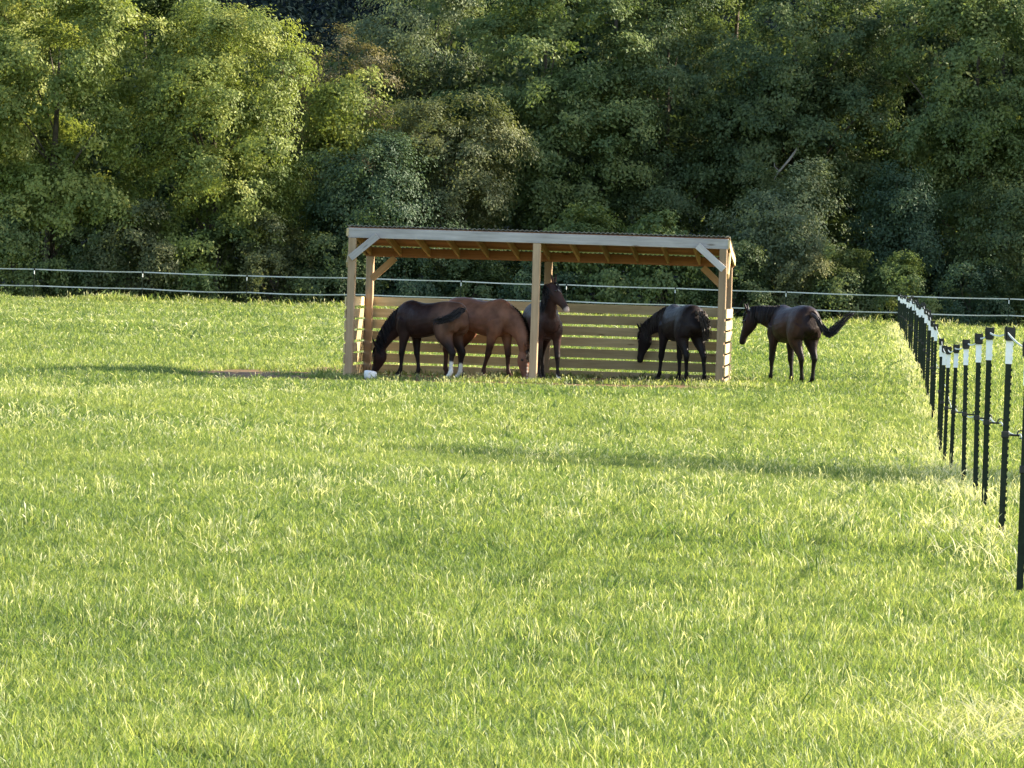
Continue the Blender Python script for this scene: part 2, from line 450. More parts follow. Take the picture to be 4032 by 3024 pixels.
def tree(name, label, x, y, seed, ell, n_leaf, mat, leaf=0.22, h=None, r=0.22, cat='tree', group='trees along the edge of the wood', bark='bark', **kw):
    t = empty(name, (x, y, tz(x, y)))
    tag(t, label, cat, group)
    me, cc = crown_mesh('crown', seed, ell, n_leaf, leaf, **kw)
    link('crown', me, M[mat], t)
    if h is None: h = max(e[2] + e[5] * 0.8 for e in ell)
    link('trunk' if cat == 'tree' else 'stems', trunk_mesh('trunk', seed, h, r, cc), M[bark], t)
    return t

def copy_tree(src, x, y, rz, sc, label, group=None, name=None):
    c = src.copy(); COL.objects.link(c)
    if name: c.name = name
    c.location = (x, y, tz(x, y)); c.rotation_euler = (0, 0, rz); c.scale = (sc, sc, sc * 1.03)
    c['label'] = label
    if group: c['group'] = group
    for ch in src.children:
        d = ch.copy(); COL.objects.link(d); d.parent = c
    return c

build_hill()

# pixel columns of the photograph at the woods: about 46 of 2212 pixels to the metre
TL = tree('tree', 'tall yellow-green tree filling the upper left corner of the wood', -21.3, 170, 11,
     [(0, 0, 9.2, 4.0, 3.6, 5.6, 3), (2.2, -.6, 11.5, 2.4, 2.4, 2.6, 1.2), (-2.8, -.4, 8, 2.6, 2.6, 3.4, 1), (0.6, -.6, 4.4, 3.4, 3.0, 2.8, 1.3)], 68000, 'leaf_lime', 0.173, r=0.3, nlobe=74, droop=0.7)
T2 = tree('tree', 'big rounded yellow-green tree, second from the left, sunlit along its right side', -14.2, 171, 12,
     [(0, 0, 9.2, 4.1, 3.8, 4.9, 3), (1.0, -.3, 11.2, 3.0, 2.9, 2.6, 1.3), (-0.6, -.8, 4.6, 4.4, 3.4, 3.6, 2), (1.6, -1.0, 6.4, 3.0, 2.8, 3.4, 1)], 84000, 'leaf_lime', 0.151, r=0.32, nlobe=93, droop=0.6)
tree('tree', 'brownish round-topped tree behind the gap right of the big rounded tree', -8.9, 183, 13,
     [(0, 0, 10.4, 2.6, 2.5, 3.2, 2), (0.4, 0, 6.2, 2.6, 2.4, 3.4, 1)], 32000, 'leaf_rust', 0.122, nlobe=38)
tree('tree', 'small bright green crown standing above the dark vine-covered hump', -8.0, 174.5, 14,
     [(0, 0, 9.2, 1.7, 1.7, 2.2, 2), (0, 0, 5.6, 1.8, 1.7, 2.6, 1)], 22000, 'leaf_lime', 0.166, nlobe=26, droop=0.9)
tree('tree', 'dark blue-green vine-covered hump between the big rounded tree and the shelter', -6.9, 170.5, 15,
     [(0, 0, 5.0, 2.5, 2.2, 3.4, 2), (-0.8, -.3, 2.6, 2.6, 2.2, 2.4, 1.2), (1.2, 0, 3.4, 2.0, 1.9, 2.6, 1)], 40000, 'leaf_blue', 0.137, r=.18, nlobe=45, droop=0.8)
tree('tree', 'dull olive-topped tree right of the vine-covered hump', -3.3, 173.5, 16,
     [(0, 0, 7.4, 2.7, 2.3, 2.9, 2), (0.3, -.6, 4.0, 2.9, 2.4, 3.0, 1.5)], 44000, 'leaf_olive', 0.144, nlobe=49, droop=0.6)
tree('tree', 'tall pale grey-green tree rising behind the olive-topped one', -5.2, 188, 17,
     [(0, 0, 13.0, 3.0, 2.8, 4.4, 2), (0, 0, 8.2, 2.8, 2.6, 3.0, 1)], 40000, 'leaf_pale', 0.144, nlobe=45, r=.26)
T8 = tree('tree', 'broad tall green tree directly above the left half of the shelter', 1.2, 180, 18,
     [(0, 0, 11.6, 4.6, 3.8, 5.4, 3), (-1.6, -.8, 7.4, 3.6, 3.0, 3.8, 2), (1.8, -.8, 8.0, 3.4, 3.0, 4.0, 2), (0, -.8, 3.6, 4.0, 2.8, 2.8, 1.4)], 88000, 'leaf_mid', 0.173, r=.34, nlobe=93, droop=0.6)
tree('tree', 'dark brown-tinged tree above the right half of the shelter', 7.0, 181, 19,
     [(0, 0, 11.6, 3.0, 2.9, 5.6, 3), (0.2, -.6, 5.6, 3.0, 2.7, 4.0, 2)], 56000, 'leaf_deep', 0.144, r=.3, nlobe=62)
T10 = tree('tree', 'large spreading dark tree with a bare pale limb, right of the shelter', 13.2, 181, 20,
     [(0, 0, 12.0, 4.3, 3.6, 5.4, 3), (-2.0, -.6, 8.2, 3.0, 2.8, 3.4, 1.4), (2.2, -.6, 9.0, 2.8, 2.7, 3.4, 1.4), (0, 0.6, 5.2, 3.4, 2.6, 3.2, 1)], 84000, 'leaf_deep', 0.173, r=.34, nlobe=85)
tree('tree', 'pale sunlit feathery small tree just right above the shelter roof end', 12.2, 170.8, 21,
     [(0, 0, 4.6, 2.2, 1.9, 2.8, 2), (-0.6, -.2, 2.4, 2.2, 1.9, 2.0, 1)], 30000, 'leaf_pale', 0.144, r=.14, nlobe=38, droop=0.9)
tree('tree', 'ivy-clad leaning cone of dark leaves behind the fence corner', 18.2, 174.0, 22,
     [(0, 0, 4.2, 1.7, 1.6, 3.0, 2), (0.5, 0, 2.0, 2.3, 1.9, 2.0, 1.2), (-.2, 0, 6.2, 1.0, 1.0, 1.4, .4)], 34000, 'leaf_blue', 0.137, r=.2, nlobe=41, droop=0.9)
T12 = tree('tree', 'tall dense tree filling the upper right corner of the wood', 21.6, 178, 23,
     [(0, 0, 12.2, 4.0, 3.6, 5.6, 3), (-1.6, -.6, 8.6, 2.8, 2.8, 3.4, 1.4), (1.4, -.6, 6.6, 3.2, 2.8, 3.2, 1.4)], 80000, 'leaf_mid', 0.173, r=.34, nlobe=83)
tree('tree', 'shadowed slender-stemmed tree low at the right edge beneath the tall dense one', 22.6, 173, 24,
     [(0, 0, 4.8, 2.4, 2.2, 2.6, 2), (0.3, 0, 2.4, 2.6, 2.0, 1.8, .7)], 30000, 'leaf_deep', 0.144, r=.15, nlobe=36)

# bare pale limb on the large spreading tree
bm = bmesh.new()
tube(bm, [(-1.0, -3.5, 6.75), (-.75, -3.6, 7.2), (-.3, -3.6, 7.75), (.1, -3.3, 8.3), (.5, -2.4, 9.6)], [.02, .045, .06, .065, .08], 6)
tube(bm, [(-.75, -3.6, 7.2), (-.98, -3.7, 7.42), (-1.0, -3.75, 7.6)], [.04, .03, .012], 5)
o = link('bare_branch', bm_mesh('bare_branch', bm, True), M['pale_bark'], T10); o['label'] = 'bare pale branch'

# undergrowth along the foot of the wood
sh_specs = [('leaf_mid', 31, 'shrub'), ('leaf_deep', 32, 'shrub'), ('leaf_olive', 33, 'shrub'), ('leaf_blue', 34, 'shrub')]
protos = []
for i, (mt, sd, _) in enumerate(sh_specs):
    protos.append((mt, sd))
undergrowth = [
    (-22.6, 167.6, 0, 1.15, 'green shrub at the foot of the wood against the left edge'),
    (-19.4, 168.4, 1, 1.0, 'dark shrub below the tall upper-left tree, above the second back-fence post'),
    (-16.6, 168.0, 2, 1.15, 'olive shrub under the left side of the big rounded tree'),
    (-13.6, 168.2, 0, 1.1, 'mid-green shrub under the middle of the big rounded tree'),
    (-10.7, 167.8, 2, 1.05, 'brown-olive shrub under the right side of the big rounded tree'),
    (-8.2, 168.2, 1, 1.0, 'dark shrub just left of the shelter roof corner'),
    (-4.9, 168.4, 3, 0.95, 'blue-green shrub seen over the left bay of the shelter'),
    (-1.9, 168.2, 1, 1.0, 'dark shrub behind the middle of the left bay'),
    (1.3, 168.6, 3, 1.05, 'blue-green shrub behind the middle post of the shelter'),
    (3.6, 169.6, 0, 1.35, 'upright light-tipped shrub standing over the middle of the shelter roof'),
    (6.9, 169.4, 0, 1.3, 'fresh green shrub over the right half of the shelter roof'),
    (9.9, 168.2, 1, 1.05, 'dark shrub behind the right end of the shelter'),
    (12.7, 168.0, 2, 0.9, 'olive shrub below the pale feathery small tree'),
    (15.2, 168.0, 1, 1.0, 'dark shrub behind the horse that stands outside'),
    (17.9, 168.2, 0, 0.9, 'green shrub low behind the fence corner'),
    (20.8, 168.0, 3, 0.95, 'blue-green shrub right of the fence corner'),
    (23.6, 167.8, 1, 1.05, 'dark shrub at the foot of the wood against the right edge'),
]
first = {}
for k, (x, y, kind, sc, lab) in enumerate(undergrowth):
    mt, sd = protos[kind]
    if kind not in first:
        t = tree('shrub', lab, x, y, sd, [(0, 0, 1.5, 1.9, 1.5, 1.7, 2), (-.7, -.2, 1.0, 1.3, 1.1, 1.1, 1), (.8, -.1, 1.1, 1.3, 1.1, 1.2, 1), (.1, 0, 2.7, 1.0, .9, 1.0, .6)], 18000, mt, 0.125, h=2.6, r=.06, cat='shrub',
                 group='shrubs along the foot of the wood', nlobe=16, lobe=(.45, .85), clump=(.2, .4), droop=.6)
        t.scale = (sc, sc, sc * 1.05)
        first[kind] = t
    else:
        copy_tree(first[kind], x, y, 1.3 * k, sc, lab)

# the inside of the wood: undivided foliage between and behind the trees
def build_interior():
    rs = np.random.RandomState(91); n = 120000
    x = rs.uniform(-34, 38, n); y = rs.uniform(185, 198, n)
    top = 13.6 + 3.5 * (noise2(x, y, 5.0, 8) - .5) + 2.5 * (noise2(x, y, 1.8, 7) - .5)
    top = top - 2.2 * np.exp(-((x + 10) / 4.0) ** 2) - 1.5 * np.exp(-((x + 19) / 1.5) ** 2)
    z = top * rs.uniform(0, 1, n) ** .8
    d = unit(rs.normal(size=(n, 3)) + np.array([0, -.6, .5]))
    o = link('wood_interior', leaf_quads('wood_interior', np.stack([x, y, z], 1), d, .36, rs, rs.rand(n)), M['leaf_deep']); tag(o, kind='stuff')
build_interior()

# second row that closes the wood, and trees either side of the frame
back = [(-27, 186, T2, 1.15), (-19, 190, T12, 1.0), (-13, 193, T10, 0.86), (-1.5, 195, T8, 1.1), (5, 193, T10, 1.2), (11, 195, T12, 1.2), (17.5, 190, T8, 1.2), (24.5, 188, T10, 1.2)]
where = ['behind the upper left corner tree', 'in the dark gap left of the big rounded tree', 'behind the big rounded tree, its top in shade', 'behind the broad tree over the shelter', 'between the two trees over the shelter',
         'behind the large spreading dark tree', 'between the spreading dark tree and the upper right corner tree', 'behind the upper right corner tree']
for k, ((x, y, src, sc), wh) in enumerate(zip(back, where)):
    copy_tree(src, x, y, 2.1 * k + .5, sc, 'tall back-row tree ' + wh, 'back row of the wood')
for k, (x, y, src, sc) in enumerate([(30, 180, T8, 1.15), (38, 178, T12, 1.2), (46, 180, T10, 1.2), (55, 178, T8, 1.2), (-30, 174, T12, 1.0), (-38, 176, T10, 1.1), (-47, 177, T8, 1.1)]):
    copy_tree(src, x, y, 1.7 * k, sc, ['first', 'second', 'third', 'fourth'][k if x > 0 else k - 4] + ' tree of the wood beyond the ' + ('right' if x > 0 else 'left') + ' edge of the photo', 'trees beyond the frame')
# a narrow tree outside the frame to the right; its shadow lies across the field
tree('tree', 'field tree out of the frame to the right whose shadow crosses the grass', 16.3, 43.0, 41,
     [(0, 0, 5.4, 2.4, 3.2, 2.3, 2), (0.6, 0.6, 3.8, 2.4, 3.6, 1.4, 1)], 3800, 'leaf_mid', 0.3, r=.2, nlobe=30, group='trees beyond the frame')

# ------------------------------------------------------------------ shelter
shelter = empty('horse_shelter', (SH_X, SH_Y, SH_Z), SH_RZ)
tag(shelter, 'open wooden run-in shelter with a sloping roof and slatted walls in the field', 'shelter')

rl = random.Random(5)
def lumber(name, p0, p1, w, h, mat, parent, up=(0, 0, 1), warp=0.004, seg=8, label=None):
    """a sawn piece from p0 to p1; w across, h along up"""
    p0, p1 = Vector(p0), Vector(p1)
    x = (p1 - p0); L = x.length; x.normalize()
    up = Vector(up); y = up.cross(x).normalized(); z = x.cross(y)
    bm = bmesh.new()
    prev = None
    ph = rl.uniform(0, 6)
    b = min(w, h) * 0.08
    prof = [(-w/2 + b, -h/2), (w/2 - b, -h/2), (w/2, -h/2 + b), (w/2, h/2 - b), (w/2 - b, h/2), (-w/2 + b, h/2), (-w/2, h/2 - b), (-w/2, -h/2 + b)]
    for i in range(seg + 1):
        t = i / seg
        oy = warp * math.sin(t * 5 + ph); oz = warp * math.sin(t * 3.7 + ph * 2)
        ring = [bm.verts.new((t * L, a + oy, c + oz)) for a, c in prof]
        if prev:
            for k in range(8): bm.faces.new((prev[k], prev[(k + 1) % 8], ring[(k + 1) % 8], ring[k]))
        else: bm.faces.new(ring[::-1])
        prev = ring
    bm.faces.new(prev)
    bmesh.ops.recalc_face_normals(bm, faces=bm.faces)
    o = link(name, bm_mesh(name, bm), M[mat], parent)
    m = Matrix((x, y, z)).transposed().to_4x4(); m.translation = p0
    o.matrix_basis = m
    if label: o['label'] = label
    return o

HW, D = 3.5, 2.4
FT, BT = 2.815, 2.48           # top of front header and of back beam above the floor
for x in (-HW, 0, HW):
    lumber('post', (x, 0, -0.4), (x, 0, FT - 0.19 if x else FT - 0.19), 0.145, 0.145, 'post', shelter, up=(0, 1, 0))
    lumber('post', (x, D, -0.4), (x, D, BT - 0.184), 0.145, 0.145, 'post', shelter, up=(0, 1, 0))
lumber('header', (-HW - 0.09, -0.0, FT - 0.095), (HW + 0.09, 0.0, FT - 0.095), 0.09, 0.188, 'grey_wood', shelter, warp=0.004, seg=24, label='weathered grey front beam')
lumber('back_beam', (-HW - 0.09, D, BT - 0.092), (HW + 0.09, D, BT - 0.092), 0.09, 0.182, 'roof_board', shelter, seg=24)
# rafters hang between header and back beam
nr = 13
for i in range(nr):
    x = -HW + 2 * HW * i / (nr - 1) + rl.uniform(-.015, .015)
    if i == 0: x += 0.0
    lumber('rafter', (x, 0.047, FT - 0.085), (x, D - 0.047, BT - 0.085), 0.042, 0.145, 'rafter', shelter, warp=0.003)
# decking boards over the rafters
sl_ = (BT - FT) / (D - 0.0)
nb = 15
for i in range(nb):
    y = 0.05 + 0.075 + i * 0.166
    if y > D - 0.16: break
    z = FT + sl_ * y + 0.013
    lumber('roof_board', (-HW - 0.085, y, z), (HW + 0.085, y, z), 0.152, 0.022, 'roof_board', shelter, up=(0, -sl_, 1), warp=0.002, seg=10)
# corrugated sheets
def sheet_mesh(wd, ln, pitch=0.09, amp=0.011):
    nxs = int(wd / pitch * 8)
    xs = np.linspace(0, wd, nxs + 1); ysn = 6; ys = np.linspace(0, ln, ysn)
    V = []; F = []
    for th in (0, 0.0025):
        for y in ys:
            for x in xs: V.append((x, y, amp * math.cos(2 * math.pi * x / pitch) + th))
    n1 = len(xs); N1 = n1 * ysn
    for j in range(ysn - 1):
        for i in range(n1 - 1):
            a = j * n1 + i
            F.append((a, a + n1, a + n1 + 1, a + 1)); b = a + N1
            F.append((b, b + 1, b + n1 + 1, b + n1))
    for i in range(n1 - 1):
        a = i; F.append((a, a + 1, a + 1 + N1, a + N1)); a = (ysn - 1) * n1 + i; F.append((a + 1, a, a + N1, a + 1 + N1))
    for j in range(ysn - 1):
        a = j * n1; F.append((a + n1, a, a + N1, a + n1 + N1)); a = j * n1 + n1 - 1; F.append((a, a + n1, a + n1 + N1, a + N1))
    me = bpy.data.meshes.new('roof_sheet'); me.from_pydata(V, [], F); me.update()
    for p in me.polygons: p.use_smooth = True
    return me
ns = 8; sw = (2 * HW + 0.19) / ns
sm = sheet_mesh(sw + 0.045, math.hypot(D + 0.22, sl_ * (D + .22)))
ang = math.atan(sl_)
for i in range(ns):
    o = link('roof_sheet', sm, M['tin'], shelter)
    o.location = (-HW - 0.115 + i * sw, -0.052, FT + 0.038 + 0.003 * (i % 2) - sl_ * 0.052)
    o.rotation_euler = (ang + rl.uniform(-.0015, .0015), 0, 0)
# wall boards, on the outside of the posts
def wall(p0, p1, nrm, tops, mat='board'):
    for k in range(7):
        z = 0.09 + 0.02 + k * 0.217
        z += rl.uniform(-.006, .006)
        lumber('wall_board', (p0[0], p0[1], z + rl.uniform(-.006, .006)), (p1[0], p1[1], z + rl.uniform(-.006, .006)), 0.028, 0.172, mat, shelter, warp=0.004, seg=10)
yb = D + 0.0725 + 0.016
wall((-HW - 0.07, yb), (-0.003, yb), None, None)
wall((0.003, yb), (HW + 0.07, yb), None, None)
for s in (-1, 1):
    xw = s * (HW + 0.0725 + 0.016)
    wall((xw, -0.075), (xw, D + 0.07), None, None)
# braces
def brace(a, b, mat='post', th=0.045, hh=0.13, up=(0, 1, 0)):
    lumber('brace', a, b, hh, th, mat, shelter, up=up, seg=2, warp=0.0)
for s in (-1, 1):
    brace((s * (HW + 0.02), -0.098, FT - 0.57), (s * (HW - 0.48), -0.098, FT - 0.14), 'grey_wood')
    brace((s * (HW - 0.05), D - 0.098, BT - 0.62), (s * (HW - 0.50), D - 0.098, BT - 0.2), 'rafter')
    # side rail under the roof edge and its brace
    lumber('side_rail', (s * (HW + 0.098), -0.06, FT - 0.085), (s * (HW + 0.098), D + 0.06, BT - 0.085), 0.04, 0.15, 'board', shelter)
    lumber('brace', (s * (HW + 0.095), 0.02, FT - 0.70), (s * (HW + 0.095), 0.62, FT - 0.25), 0.04, 0.12, 'board', shelter, seg=2, warp=0)

# ------------------------------------------------------------------ fences
def tpost_mesh():
    bm = bmesh.new()
    def box(x0, x1, y0, y1, z0, z1):
        v = [bm.verts.new(p) for p in [(x0, y0, z0), (x1, y0, z0), (x1, y1, z0), (x0, y1, z0), (x0, y0, z1), (x1, y0, z1), (x1, y1, z1), (x0, y1, z1)]]
        for f in [(0, 3, 2, 1), (4, 5, 6, 7), (0, 1, 5, 4), (1, 2, 6, 5), (2, 3, 7, 6), (3, 0, 4, 7)]: bm.faces.new([v[i] for i in f])
    box(-0.021, 0.022, -0.003, 0.003, -0.4, 1.245)
    box(-0.0025, 0.0025, 0.003, 0.030, -0.4, 1.259)
    for k in range(22): box(0.022, 0.029, -0.006, 0.006, 0.1 + k * 0.052, 0.122 + k * 0.052)
    return bm_mesh('t_post', bm)
def tip_mesh():
    bm = bmesh.new()
    def box(x0, x1, y0, y1, z0, z1):
        v = [bm.verts.new(p) for p in [(x0, y0, z0), (x1, y0, z0), (x1, y1, z0), (x0, y1, z0), (x0, y0, z1), (x1, y0, z1), (x1, y1, z1), (x0, y1, z1)]]
        for f in [(0, 3, 2, 1), (4, 5, 6, 7), (0, 1, 5, 4), (1, 2, 6, 5), (2, 3, 7, 6), (3, 0, 4, 7)]: bm.faces.new([v[i] for i in f])
    box(-0.025, 0.026, -0.0035, 0.0035, 1.245, 1.43)
    box(-0.003, 0.003, 0.0035, 0.030, 1.26, 1.429)
    for k in range(3): box(0.023, 0.030, -0.006, 0.006, 1.275 + k * 0.052, 1.297 + k * 0.052)
    return bm_mesh('white_tip', bm)
def cap_mesh():
    bm = bmesh.new()
    bmesh.ops.create_cube(bm, size=1)
    for v in bm.verts:
        top = v.co.z > 0
        v.co = Vector((v.co.x * (0.078 if top else 0.068) , v.co.y * 0.055, 1.463 + v.co.z * 0.098))
    bmesh.ops.bevel(bm, geom=bm.edges[:], offset=0.008, segments=2, affect='EDGES')
    tube(bm, [(0.024, 0, 1.49), (0.034, 0, 1.512), (0.024, 0, 1.522)], [.006, .006, .004], 6)
    tube(bm, [(-0.024, 0, 1.49), (-0.032, 0, 1.51), (-0.022, 0, 1.52)], [.006, .006, .004], 6)
    return bm_mesh('cap', bm, False)
def insul_mesh():
    bm = bmesh.new()
    bmesh.ops.create_cube(bm, size=1)
    for v in bm.verts: v.co = Vector((v.co.x * 0.056, v.co.y * 0.03 + 0.004, 0.73 + v.co.z * 0.05))
    bmesh.ops.bevel(bm, geom=bm.edges[:], offset=0.006, segments=1, affect='EDGES')
    tube(bm, [(0.02, 0, .73), (0.07, 0, .728), (0.105, 0, .727)], [.009, .008, .008], 6)
    pts = [(0.115 + 0.026 * math.cos(a), 0, .735 + 0.03 * math.sin(a)) for a in np.linspace(-1.9, 3.3, 9)]
    tube(bm, pts, [.006] * 9, 5)
    return bm_mesh('insulator', bm, False)
PM, TM, CM, IM = tpost_mesh(), tip_mesh(), cap_mesh(), insul_mesh()
for me, k in ((PM, 'steel_green'), (TM, 'white_paint'), (CM, 'black_plastic'), (IM, 'black_plastic')): me.materials.append(M[k])

def tape_mesh(name, pts, hgt, sag, rd, th=0.004, seg=6, twist=0.0):
    V = []; F = []
    P = []
    for a, b in zip(pts[:-1], pts[1:]):
        sg = sag * rd.uniform(.3, 1.6)
        for k in range(seg):
            t = k / seg
            p = a.lerp(b, t); p.z -= sg * 4 * t * (1 - t)
            P.append((p, twist * math.sin(math.pi * 2 * t) * rd.uniform(.5, 1)))
    P.append((pts[-1].copy(), 0))
    for i, (p, tw) in enumerate(P):
        t = (P[min(i + 1, len(P) - 1)][0] - P[max(i - 1, 0)][0]); t.z = 0; t.normalize()
        n = Vector((-t.y, t.x, 0))
        up = Vector((0, 0, 1)) * math.cos(tw) + n * math.sin(tw)
        for a, b in ((-1, -1), (1, -1), (1, 1), (-1, 1)): V.append(p + up * (hgt / 2 * b) + n * (th / 2 * a))
    for i in range(len(P) - 1):
        for k in range(4):
            a = i * 4 + k; b = i * 4 + (k + 1) % 4
            F.append((a, b, b + 4, a + 4))
    F.append((3, 2, 1, 0)); e = (len(P) - 1) * 4; F.append((e, e + 1, e + 2, e + 3))
    me = bpy.data.meshes.new(name); me.from_pydata([tuple(v) for v in V], [], F); me.update()
    return me

def fence(name, label, pts, rd, jit, sag, tape_h, rot, side, tm='tape'):
    f = empty(name, (pts[0][0], pts[0][1], 0))
    tag(f, label, 'fence')
    o0 = Vector((pts[0][0], pts[0][1], 0))
    tops, lows = [], []
    for (x, y) in pts:
        z = tz(x, y); hj = rd.uniform(-jit, jit)
        p = bpy.data.objects.new('t_post', PM); COL.objects.link(p); p.parent = f
        p.location = Vector((x, y, z + hj)) - o0
        p.rotation_euler = (rd.uniform(-.02, .02), rd.uniform(-.012, .014), rot + rd.uniform(-.12, .08))
        for nm, me in (('white_tip', TM), ('cap', CM), ('insulator', IM)):
            c = bpy.data.objects.new(nm, me); COL.objects.link(c); c.parent = p
        tops.append(Vector((x + side * 0.0, y, z + hj + 1.468)) - o0)
        lows.append(Vector((x + side * 0.118, y, z + hj + 0.735)) - o0)
    link('top_tape', tape_mesh('top_tape', tops, tape_h, sag, rd, twist=.25), M[tm], f)
    link('lower_tape', tape_mesh('lower_tape', lows, tape_h, sag * 1.2, rd, twist=.25), M[tm], f)
    return f

rd = random.Random(3)
pts = []
ys = [22.66, 26.9, 30.5, 34.3, 38.7, 43.0, 47.0, 50.7, 54.5, 58.5]
while ys[-1] < 158.0: ys.append(ys[-1] + 3.1 * rd.uniform(.93, 1.07))
for y in ys: pts.append((float(fence_x(y)) + rd.uniform(-.03, .03), y))
pts.append((17.0, 164.0))
fence('tape_fence', 'white-tipped dark green T-post tape fence running away along the right side of the field', pts, rd, 0.045, 0.03, 0.013, R(4), 1)
bx = [-31.0, -26.2, -21.3, -16.55, -11.9, -7.15, -2.4, 2.3, 7.1, 12.0, 17.05, 21.9, 26.8, 31.5]
pts = [(x, 164.3 + 0.25 * math.sin(x)) for x in bx]
fence('tape_fence', 'far white tape fence crossing behind the shelter in front of the wood', pts, rd, 0.03, 0.025, 0.050, R(90), 1, 'grey_tape')

# ------------------------------------------------------------------ salt block
bm = bmesh.new()
bmesh.ops.create_cube(bm, size=1)
bmesh.ops.subdivide_edges(bm, edges=bm.edges[:], cuts=4, use_grid_fill=True)
for v in bm.verts:
    c = v.co.copy()
    rr = max(0, c.length - 0.58)
    v.co = c * (1 - 0.45 * rr)
    if v.co.z > 0.3: v.co.z -= 0.16 * (0.5 + c.x) ** 2 + 0.05 * math.sin(9 * c.y)
    v.co = Vector((v.co.x * 0.215, v.co.y * 0.19, (v.co.z + 0.5) * 0.165))
u = (-2.66, 69.42)
o = link('salt_block', bm_mesh('salt_block', bm, True), M['salt'])
o.location = (u[0], u[1], tz(*u) - 0.005); o.rotation_euler = (0, 0, 0.3)
tag(o, 'white worn salt block on the bare ground beside the left front post', 'salt block')

# ------------------------------------------------------------------ horses
def cr_interp(keys, sub=5):
    """Catmull-Rom through rows of a (k, m) table"""
    K = np.array(keys, float); out = []
    for i in range(len(K) - 1):
        p0 = K[max(i - 1, 0)]; p1 = K[i]; p2 = K[i + 1]; p3 = K[min(i + 2, len(K) - 1)]
        for t in np.linspace(0, 1, sub, endpoint=False):
            out.append(0.5 * ((2 * p1) + (-p0 + p2) * t + (2 * p0 - 5 * p1 + 4 * p2 - p3) * t * t + (-p0 + 3 * p1 - 3 * p2 + p3) * t ** 3))
    out.append(K[-1])
    return np.array(out)

def loft(bm, rows, n=14, egg=0.0):
    """rows: (x,y,z, sx,sy,sz, rs, ru): centre, side vector, half width, half depth"""
    rows = cr_interp(rows)
    prev = None
    for i, r in enumerate(rows):
        c = Vector(r[:3]); t = Vector(rows[min(i + 1, len(rows) - 1)][:3] - rows[max(i - 1, 0)][:3]).normalized()
        s = Vector(r[3:6]); s = (s - t * s.dot(t)).normalized(); u = t.cross(s)
        rs_, ru = max(r[6], .004), max(r[7], .004)
        ring = []
        for k in range(n):
            a = 2 * math.pi * k / n
            ca, sa = math.cos(a), math.sin(a)
            wdt = rs_ * (1 - egg * sa)
            ring.append(bm.verts.new(c + s * ca * wdt + u * sa * ru))
        if prev:
            for k in range(n): bm.faces.new((prev[k], prev[(k + 1) % n], ring[(k + 1) % n], ring[k]))
        else: bm.faces.new(ring[::-1])
        prev = ring
    bm.faces.new(prev)

def ribbons(bm, strands, w, rd):
    for pts in strands:
        sd = Vector((rd.uniform(-1, 1), rd.uniform(-1, 1), rd.uniform(-.3, .3))).normalized()
        ww = w * rd.uniform(.6, 1.4); prev = None; n = len(pts)
        for i, p in enumerate(pts):
            k = ww * (1 - 0.85 * (i / (n - 1)) ** 2)
            a, b = bm.verts.new(p + sd * k * .5), bm.verts.new(p - sd * k * .5)
            c = bm.verts.new(p + sd.orthogonal() * k * .25)
            if prev:
                bm.faces.new((prev[0], prev[1], b, a)); bm.faces.new((prev[1], prev[2], c, b)); bm.faces.new((prev[2], prev[0], a, c))
            prev = (a, b, c)

